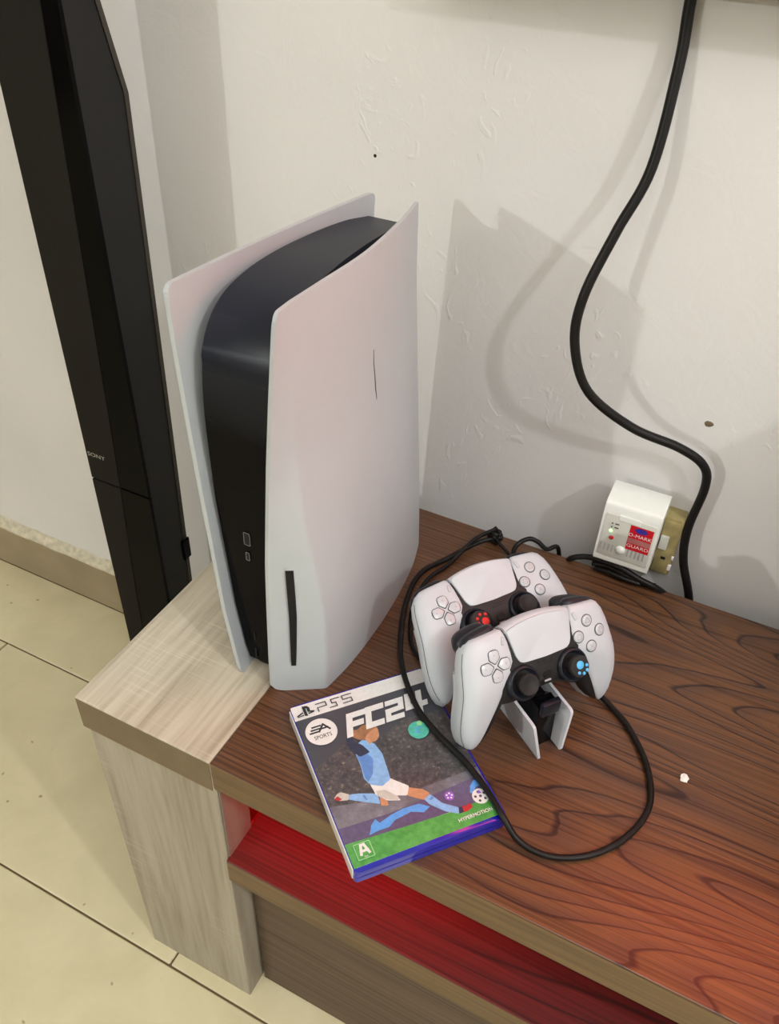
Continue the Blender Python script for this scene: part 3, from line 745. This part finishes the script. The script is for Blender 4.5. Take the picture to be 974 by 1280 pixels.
def make_controller(mat, label, paw_stick, paw_mat, pads):
    root = thing('game_controller', label, 'controller', mat=mat, group='white game controllers on the dock')
    P = lambda name, bm, m, par=None, **k: link(name, bm, m, par or root, **k)
    bvhs = {}
    for sx in (-1, 1):
        sm = bmesh.new(); loft(shell_rings(sx), sm); bmesh.ops.recalc_face_normals(sm, faces=sm.faces); sm.normal_update(); bvhs[sx] = BVHTree.FromBMesh(sm)
        g = P('grip_shell', sm, M['shell'], smooth=60)
        # seam along the outer side
        idx = 2
        ln = [r[idx] for r in shell_rings(sx)][2:13]
        ln2 = [tuple(np.array(q)+np.array((sx*0.00005, 0, 0.0001))) for q in ln]
        P('seam', tube(ln2, 0.00032, 3, 5), M['line'], g)
        P('back_shell', loft(shell_rings(sx, di=-7.0, do=-1.5, dz=-13, dth=-8, i0=4, n_in=2.6)), M['shell'], smooth=60)
        P('inner_trim', loft(shell_rings(sx, di=-8.5, do=-18.0, dz=-1.3, dth=-13, i0=5, i1=14, n_in=3.0, grow=True)), M['black'], smooth=60)
    # centre body
    xs = np.linspace(-50, 50, 29); rings = []
    for x in xs:
        yt = 44.2 - 0.0022*x*x if abs(x) < 40 else 40.5 - (abs(x)-40)*0.25
        yb = interp([0, 10, 18, 26, 34, 42, 50], [-18.5, -19.5, -22.0, -24.0, -25.5, -25.5, -23.0], abs(x))
        kz = interp([0, 24, 40, 50], [0.35, 0.4, 1.0, 1.3], abs(x))
        r = []
        for k in range(32):
            cx, sz = se(2*math.pi*k/32, 4.5)
            yy = (yt+yb)/2 + cx*(yt-yb)/2
            z = -1.2 + ztop(yy)*kz - (0.8 if abs(x) > 44 else 0)
            r.append((x*MM, yy*MM, (z - 14 + sz*14)*MM))
        rings.append(r)
    P('centre_body', loft(rings), M['black'], smooth=60)
    # touchpad
    tp = [(-32.8, 40.6)] + [(x, 45.4 - 0.0044*x*x) for x in (-28, -20, -10, 0, 10, 20, 28)] + [(32.8, 40.6), (28.0, 16.0), (25.0, 10.6), (20, 9.8), (0, 8.9), (-20, 9.8), (-25.0, 10.6), (-28.0, 16.0)]
    tp = rounded(tp, 2.2, 3)
    b = bmesh.new(); prism([(x*MM, y*MM) for x, y in tp], -0.004, 0.0006, b, bev=0.0006); P('touchpad', b, M['pad_white'], smooth=40)
    # top roll behind the touchpad
    b = bmesh.new(); R = []
    for x in np.linspace(-33, 33, 17):
        yt = 45.6 - 0.0044*x*x
        R.append([(x*MM, (yt-2.2)*MM, -0.0008), (x*MM, (yt+0.6)*MM, -0.0016), (x*MM, (yt+2.4)*MM, -0.0045), (x*MM, (yt+2.9)*MM, -0.010), (x*MM, (yt+1)*MM, -0.018), (x*MM, (yt-4)*MM, -0.016)])
    P('top_edge', loft(R, b), M['shell'], smooth=60)
    # shoulder buttons and triggers
    for sx in (-1, 1):
        b = bmesh.new(); R = []
        for t in np.linspace(0, 1, 13):
            x = 35.5 + 35*t; e = math.sqrt(max(0.02, 1-(2*t-1)**6))
            yc = 42.6 - 6.5*t*t; R.append([(sx*x*MM, (yc + 5.6*e*se(a, 2.6)[0])*MM, (-15.5 + 6.5*e*se(a, 2.6)[1])*MM) for a in np.linspace(0, 2*math.pi, 18, endpoint=False)])
        P('shoulder_button', loft(R, b), M['satin_black'], smooth=60)
        b = bmesh.new(); R = []
        for t in np.linspace(0, 1, 13):
            x = 36 + 33*t; e = math.sqrt(max(0.02, 1-(2*t-1)**6))
            yc = 39.0 - 6.0*t*t; R.append([(sx*x*MM, (yc + 9.5*e*se(a, 2.4)[0])*MM, (-32 + 9.5*e*se(a, 2.4)[1])*MM) for a in np.linspace(0, 2*math.pi, 18, endpoint=False)])
        P('trigger', loft(R, b), M['satin_black'], smooth=60)
    def surf(x, y, sx):
        h = bvhs[sx].ray_cast(Vector((x*MM, y*MM, 0.05)), Vector((0, 0, -1)))
        return (h[0], h[1]) if h[0] else (Vector((x*MM, y*MM, -0.001)), Vector((0, 0, 1)))
    def onto(x, y, sx):
        p, nn = surf(x, y, sx)
        nn = Vector(nn) if nn.z > 0 else Vector((-nn.x, -nn.y, -nn.z))
        nn = nn.normalized(); ex = (Vector((1, 0, 0)) - nn*nn.x).normalized(); ey = nn.cross(ex)
        q = Matrix((ex, ey, nn)).transposed().to_4x4()
        return Matrix.Translation(p) @ q
    def place(bm, m4): bmesh.ops.transform(bm, matrix=m4, verts=bm.verts); return bm
    # direction buttons
    for a in range(4):
        ang = a*math.pi/2; dx, dy = math.cos(ang), math.sin(ang)
        def house(g):
            pts = [(2.2-g*1.4, 0), (6.4-g*0.6, 4.8+g), (12.4, 4.4+g), (13.4+g, 3.2), (13.8+g, 0), (13.4+g, -3.2), (12.4, -4.4-g), (6.4-g*0.6, -4.8-g)]
            pts = rounded(pts, 1.3, 3)
            return [((x-8)*MM, y*MM) for x, y in pts]
        m4 = onto(-49+8*dx, 14.8+8*dy, -1) @ Matrix.Rotation(ang, 4, 'Z')
        d = P('direction_button', place(prism(house(0), -0.001, 0.0009, bev=0.0003), m4), M['button'], smooth=40)
        P('button_gap', place(prism(house(0.75), -0.001, 0.00022), m4), M['line'], d)
        b = bmesh.new(); flat([(0.0012, -0.0011), (0.0030, 0), (0.0012, 0.0011)], 0.00095, b, 0); P('button_mark', place(b, m4), M['mark'], d)
    # action buttons with their signs
    signs = []
    tri = [(0, 2.9), (-2.6, -1.6), (2.6, -1.6), (0, 2.9)]; sq = [(-2.1, -2.1), (2.1, -2.1), (2.1, 2.1), (-2.1, 2.1), (-2.1, -2.1)]
    for (ox, oy), lines in (((0, 11.8), [tri]), ((-11.8, 0), [sq]), ((0, -11.8), [[(-2.1, -2.1), (2.1, 2.1)], [(-2.1, 2.1), (2.1, -2.1)]]), ((11.8, 0), [circle(0, 0, 2.5, 14) + [(2.5, 0)]])):
        m4 = onto(49+ox, 14.8+oy, 1)
        d = P('action_button', place(lathe([(0, 0.0015), (0.0030, 0.00145), (0.0044, 0.0012), (0.0049, 0.0006), (0.0049, -0.001)], 24), m4), M['button'], smooth=50)
        P('button_gap', place(lathe([(0, 0.00015), (0.0057, 0.00015), (0.0057, -0.001)], 24), m4), M['line'], d)
        b = bmesh.new(); strokes([[(x*MM, y*MM) for x, y in ln] for ln in lines], 0.0006, 0.00162, b, 0, dz=0.000004); P('button_mark', place(b, m4), M['mark'], d)
    # create and options buttons
    for sx in (-1, 1):
        m4 = onto(sx*37.4, 33.5, sx) @ Matrix.Rotation(-sx*math.radians(-12), 4, 'Z')
        d = P('menu_button', place(prism(rounded([(-0.0012, -0.0034), (0.0012, -0.0034), (0.0012, 0.0034), (-0.0012, 0.0034)], 0.0012, 4), -0.001, 0.0007, bev=0.0003), m4), M['button'], smooth=40)
        P('button_gap', place(prism(rounded([(-0.0016, -0.0038), (0.0016, -0.0038), (0.0016, 0.0038), (-0.0016, 0.0038)], 0.0015, 4), -0.001, 0.00015), m4), M['mark'], d)
    # sticks
    for sx in (-1, 1):
        c = (sx*0.0258, -0.0071, -0.0012)
        P('stick_collar', lathe([(0.0158, -0.006), (0.0155, 0.000), (0.0146, 0.0024), (0.0132, 0.0030), (0.0120, 0.0016), (0.0108, -0.0005), (0.009, -0.001)], 36, c), M['satin_black'], smooth=50)
        b = lathe([(0.0072, -0.001), (0.0062, 0.003), (0.0060, 0.0062), (0.0084, 0.0068), (0.0094, 0.0078), (0.0094, 0.0096), (0.0086, 0.0108), (0.0074, 0.0108), (0.0062, 0.0098), (0.0, 0.0094)], 36, c)
        st = P('thumb_stick', b, M['rubber'], smooth=50)
        if sx == paw_stick:
            cap = P('paw_cap', lathe([(0.0097, 0.0078), (0.0099, 0.0100), (0.0090, 0.0116), (0.0, 0.0121)], 32, c), M['rubber'], st, smooth=50)
            cx, cy = c[0]*1000, c[1]*1000
            for k, (px, py) in enumerate(pads):
                r = 3.7 if k == 0 else 1.55
                b = lathe([(0, 0.0017), (r*0.7*MM, 0.0015), (r*MM, 0.0008), (r*MM, -0.002)], 20, ((cx+px)*MM, (cy+py)*MM, c[2]+0.0112))
                P('paw_pad', b, paw_mat, st, smooth=50)
    # sound holes, logo key, mute key
    b = bmesh.new()
    for j in range(2):
        for k in range(7-j): lathe([(0, 0.00015), (0.00055, 0.00015), (0.00055, -0.0005)], 8, ((-7.5 + 2.5*(k+0.5*j))*MM, (5.2-2.6*j)*MM, -0.00125 + 0.35*ztop(5.2-2.6*j)*MM), b)
    P('sound_holes', b, M['void'])
    b = prism(rounded([(-0.0042, -0.0103), (0.0042, -0.0103), (0.0042, -0.0047), (-0.0042, -0.0047)], 0.002, 3), -0.0055, -0.0023); P('logo_button', b, M['gloss_black'])
    b = prism(rounded([(-0.0034, -0.0140), (0.0034, -0.0140), (0.0034, -0.0124), (-0.0034, -0.0124)], 0.0007, 3), -0.0075, -0.0040); P('mute_button', b, M['mark'])
    return root
def m4(R, t):
    m = Matrix(R).to_4x4(); m.translation = Vector((t[0], t[1], t[2]+T)); return m
CAM = Vector((0.31947326, -0.33020077, 0.64576135 + T))
def nearer(m, k): return Matrix.Translation(CAM) @ Matrix.Scale(k, 4) @ Matrix.Translation(-CAM) @ m
def ortho(R):
    U, S, V = np.linalg.svd(np.array(R)); return (U@V).tolist()
FRONT = nearer(m4(ortho([[0.5982, -0.4714, 0.6493], [0.8007, 0.3847, -0.4602], [-0.0327, 0.7952, 0.6075]]), (0.2425, 0.1698, 0.09)), 0.992)
REAR = nearer(m4(ortho([[0.5999, -0.7125, 0.3661], [0.7996, 0.5174, -0.3065], [0.0289, 0.4766, 0.8801]]), (0.1779, 0.2224, 0.0824)), 0.982)
make_controller(FRONT, 'front white controller with a blue paw print on its thumb stick', 1, M['blue'], [(0.0, 1.5), (6.6, -0.4), (6.0, -4.6), (2.2, -6.6), (-2.4, -5.0)])
make_controller(REAR, 'rear white controller with a red paw print on its thumb stick', -1, M['red'], [(3.6, -1.8), (6.2, 4.4), (1.0, 5.6), (-3.0, 2.8), (-3.6, -1.8)])

# ------------------------------------------------------------------ charging dock
dock = thing('charging_dock', 'black and white charging dock carrying both controllers', 'dock',
             mat=Matrix.Translation((0.2275, 0.180, T)) @ Matrix.Rotation(math.atan2(.8, .6), 4, 'Z'))
for s in (-1, 1):
    b = bmesh.new()
    yz = [(-0.0475, 0.0), (-0.0415, 0.0445), (0.050, 0.0445), (0.086, 0.0)]
    yz = rounded(yz, [0.002, 0.004, 0.004, 0.002], 3)
    def fx(y, z, d): return (s*(0.0105 + 0.0085*z/0.045 + d), y, z)
    prism(yz, 0.0, 0.0028, b, fn=fx); link('wing_plate', b, M['fin'], dock, smooth=30)
b = bmesh.new()
prism([(-0.034, 0.0), (-0.031, 0.052), (-0.020, 0.0525), (-0.012, 0.044), (0.036, 0.044), (0.044, 0.0525), (0.05, 0.0515), (0.056, 0.04), (0.084, 0.0)], -0.0103, 0.0103, b, fn=lambda y, z, x: (x, y, z), bev=0.0005)
link('tower', b, M['gloss_black'], dock)
link('clip_tab', box((-0.0095, -0.0365, 0.044), (0.0095, -0.0305, 0.060), 0.0015), M['satin_black'], dock, smooth=True)
link('clip_tab', box((-0.0095, 0.0395, 0.044), (0.0095, 0.0455, 0.056), 0.0015), M['satin_black'], dock, smooth=True)

# ------------------------------------------------------------------ cables
def cable(pts, r, label, cat='cable', name='cable', more=(), k=8):
    pts = [Vector((p[0], p[1], p[2]+T)) for p in pts]
    base = pts[0].copy()
    b = tube([p-base for p in pts], r, k, 10)
    for extra, r2 in more: tube([Vector((p[0], p[1], p[2]+T))-base for p in extra], r2, k, 8, b)
    o = link(name, b, M['cable'], None, smooth='all', loc=base); tag(o, label, cat); return o
tvc = [[0.190, 0.4515, 0.62], [0.191, 0.451, 0.552], [0.194, 0.447, 0.508], [0.193, 0.432, 0.431], [0.178, 0.415, 0.379], [0.164, 0.398, 0.322], [0.165, 0.394, 0.276], [0.186, 0.398, 0.228], [0.233, 0.415, 0.192], [0.281, 0.43, 0.175], [0.308, 0.437, 0.158], [0.316, 0.44, 0.131], [0.313, 0.44, 0.076], [0.319, 0.44, 0.032], [0.338, 0.438, -0.017], [0.36, 0.438, -0.10]]
cable(tvc, 0.0047, 'thick black cable hanging down the wall in a wide bend', name='power_cable')
chg = [[0.123, 0.401, 0.012], [0.101, 0.388, 0.006], [0.079, 0.346, 0.004], [0.062, 0.308, 0.004], [0.067, 0.262, 0.004], [0.088, 0.204, 0.012], [0.110, 0.163, 0.0192], [0.14, 0.13, 0.0186], [0.168, 0.112, 0.0184], [0.201, 0.097, 0.0184], [0.23, 0.079, 0.0184], [0.2505, 0.063, 0.0175], [0.270, 0.055, 0.006], [0.297, 0.056, 0.0032], [0.326, 0.073, 0.0032], [0.348, 0.103, 0.0032], [0.358, 0.141, 0.0032], [0.346, 0.18, 0.0032], [0.321, 0.213, 0.0032], [0.302, 0.227, 0.004], [0.284, 0.236, 0.006], [0.262, 0.244, 0.006], [0.238, 0.252, 0.006], [0.2, 0.262, 0.006], [0.187, 0.252, 0.008]]
c2 = [[0.112, 0.408, 0.015], [0.096, 0.381, 0.0125], [0.084, 0.339, 0.0035], [0.073, 0.303, 0.0035], [0.076, 0.262, 0.0035], [0.0865, 0.231, 0.0035], [0.098, 0.210, 0.0032], [0.113, 0.196, 0.0032], [0.135, 0.186, 0.0032], [0.165, 0.200, 0.004]]
cable(chg, 0.0028, 'thin black cable, partly doubled, looping across the game case and dark table top', name='charging_cable', more=[(c2, 0.0024), ([[0.107, 0.4045, 0.012], [0.122, 0.393, 0.010], [0.138, 0.385, 0.005], [0.150, 0.372, 0.004]], 0.0019)])
kn = bmesh.new()
for k in range(3):
    a = k*0.9; tube([(0.008*math.cos(t+a)*(0.9-0.1*k), 0.006*math.sin(t+a), 0.002+0.004*math.sin(2*t+a)+0.0035*k) for t in np.linspace(0, 5.4, 9)], 0.0024, 4, 8, kn)
o = link('cable_tie', kn, M['cable'], None, smooth='all', loc=(0.114, 0.403, T+0.004)); tag(o, 'small knot of black cable at the back edge of the table top', 'knot')
cable([[0.150, 0.340, 0.004], [0.146, 0.372, 0.005], [0.142, 0.395, 0.011], [0.152, 0.407, 0.0175], [0.163, 0.41, 0.0155], [0.174, 0.413, 0.0065], [0.184, 0.426, 0.003], [0.19, 0.434, -0.04]], 0.0027, 'short black cable arching over the back edge behind the rear controller', name='charging_cable')
cable([[0.196, 0.424, -0.02], [0.203, 0.414, 0.004], [0.22, 0.416, 0.0125], [0.242, 0.412, 0.018], [0.262, 0.408, 0.019], [0.282, 0.408, 0.0125], [0.302, 0.412, 0.005], [0.318, 0.424, -0.012]], 0.0034, 'bundle of black cables lying under the white plug-in guard', name='cable_bundle',
      more=[([[0.228, 0.416, 0.006], [0.247, 0.413, 0.012], [0.271, 0.408, 0.011], [0.292, 0.413, 0.005], [0.31, 0.423, -0.01]], 0.0032), ([[0.232, 0.412, 0.004], [0.248, 0.407, 0.009], [0.268, 0.404, 0.0095], [0.284, 0.407, 0.007]], 0.0026), ([[0.236, 0.417, 0.004], [0.256, 0.416, 0.005], [0.276, 0.411, 0.004], [0.300, 0.417, 0.003]], 0.003)])

# ------------------------------------------------------------------ plug-in guard and wall socket
pg = thing('voltage_guard', 'white plug-in voltage guard with a red label on the wall', 'plug', (0.257, 0.44, T+0.022))
def vpart(name, bm, m, parent=None, **k): return link(name, shift(bm, (-0.257, -0.44, -0.022)), m, parent or pg, **k)
yz = rounded([(0.405, 0.024), (0.4045, 0.094), (0.4065, 0.1035), (0.430, 0.1085), (0.444, 0.1075), (0.444, 0.022)], [0.003, 0.004, 0.004, 0.006, 0.003, 0.003], 4)
b = prism(yz, 0.2275, 0.2880, fn=lambda y, z, x: (x, y, z)); bmesh.ops.bevel(b, geom=[e for e in b.edges if len(e.link_faces) == 2 and e.calc_face_angle(0) > 0.9], offset=0.0025, segments=3, affect='EDGES', profile=0.5)
body = vpart('body', b, M['plug'], smooth=45)
vpart('front_plate', box((0.2305, 0.4036, 0.0335), (0.2850, 0.406, 0.0905), 0.0008), M['plug_face'], smooth=True)
vpart('upper_tab', box((0.245, 0.4028, 0.0855), (0.268, 0.4042, 0.0925), 0.0006), M['plug'])
lb = bmesh.new(); Yf = 0.40345
def fpoly(poly, d, m): f = lb.faces.new([lb.verts.new((x, Yf-d, z)) for x, z in poly]); f.material_index = m
fpoly([(0.2585, 0.0515), (0.2832, 0.0515), (0.2832, 0.0845), (0.2585, 0.0845)], 0, 0)
fpoly(circle(0.2705, 0.0795, 0.0068, 20, 0.0036), 0.0001, 1)
text(lb, 'D-MARK', lambda x, y: (0.2708+x*1.05, Yf-0.0002, 0.0700+y), 2, 0.0062)
fpoly([(0.2590, 0.0608), (0.2830, 0.0608), (0.2830, 0.0676), (0.2590, 0.0676)], 0.00008, 3)
text(lb, 'GUARD', lambda x, y: (0.2708+x*1.15, Yf-0.0002, 0.0555+y), 2, 0.0060)
lw = vpart('red_label', lb, [M['lred'], M['lblue'], M['lwhite'], plain('label_pink', srgb(176, 110, 108), 0.4)])
lw['label'] = 'red printed label'
for i, z in enumerate((0.0795, 0.0745)):
    vpart('indicator', lathe([(0, 0.0006), (0.0010, 0.0004), (0.0010, 0)], 10).__class__ and box((0.2388, 0.4031, z-0.0008), (0.2402, 0.4042, z+0.0008)), M['ldark'])
    vpart('caption', box((0.2425, 0.4033, z-0.0007), (0.2468, 0.4042, z+0.0007)), M['ldark'])
def knob(prof, x, z):
    b = lathe(prof, 20); bmesh.ops.rotate(b, verts=b.verts, cent=(0, 0, 0), matrix=Matrix.Rotation(math.radians(90), 3, 'X')); return shift(b, (x, Yf+0.0004, z))
vpart('green_light', knob([(0, 0.0018), (0.0012, 0.0014), (0.0018, 0.0004), (0.0018, 0)], 0.2395, 0.0690), M['green_led'], smooth=True)['label'] = 'lit green indicator'
vpart('red_button', knob([(0, 0.0018), (0.0018, 0.0015), (0.0026, 0.0004), (0.0026, 0)], 0.2420, 0.0600), M['lred'], smooth=True)
vpart('round_button', knob([(0, 0.0032), (0.0032, 0.0028), (0.0052, 0.0012), (0.0055, 0)], 0.2545, 0.0472), M['plug'], smooth=True)
for i in range(12):
    x = 0.2322 + i*0.0042
    if abs(x+0.001-0.2545) < 0.0062: continue
    vpart('vent_slot', box((x, 0.4032, 0.0415), (x+0.0016, 0.4044, 0.0515)), M['mark'])
sk = thing('wall_socket', 'yellowed socket box on the wall behind the voltage guard', 'socket', (0.298, Y1, T+0.02))
def kp(name, bm, m, **k): return link(name, shift(bm, (-0.298, -Y1, -0.02)), m, sk, **k)
kp('back_box', box((0.262, 0.4365, 0.006), (0.3085, Y1, 0.084), 0.002), M['old'], smooth=True)
kp('face_plate', box((0.2885, 0.4340, 0.009), (0.3065, 0.4368, 0.081), 0.0012), M['old'], smooth=True)
kp('rocker_switch', box((0.2895, 0.4300, 0.044), (0.2985, 0.4345, 0.062), 0.0012), M['plug_face'], smooth=True)
kp('screw_hole', box((0.2955, 0.4334, 0.0290), (0.3005, 0.4342, 0.0325), 0.0002, 1), M['void'])
kp('chipped_corner', box((0.3050, 0.4332, 0.016), (0.3090, 0.4360, 0.024), 0.0008), M['lwhite']); kp('chipped_corner', box((0.3060, 0.4334, 0.031), (0.3090, 0.4360, 0.036), 0.0008), M['lwhite'])

# ------------------------------------------------------------------ paper crumb
b = bmesh.new(); bmesh.ops.create_icosphere(b, subdivisions=2, radius=0.0042)
for v in b.verts:
    k = random.uniform(0.72, 1.2); v.co = Vector((v.co.x*k, v.co.y*k*1.15, v.co.z*0.45*k))
zm = min(v.co.z for v in b.verts)
o = link('paper_scrap', b, M['paper'], None, loc=(0.3795, 0.183, T-zm)); tag(o, 'tiny crumpled white paper scrap on the bare dark table top', 'scrap')
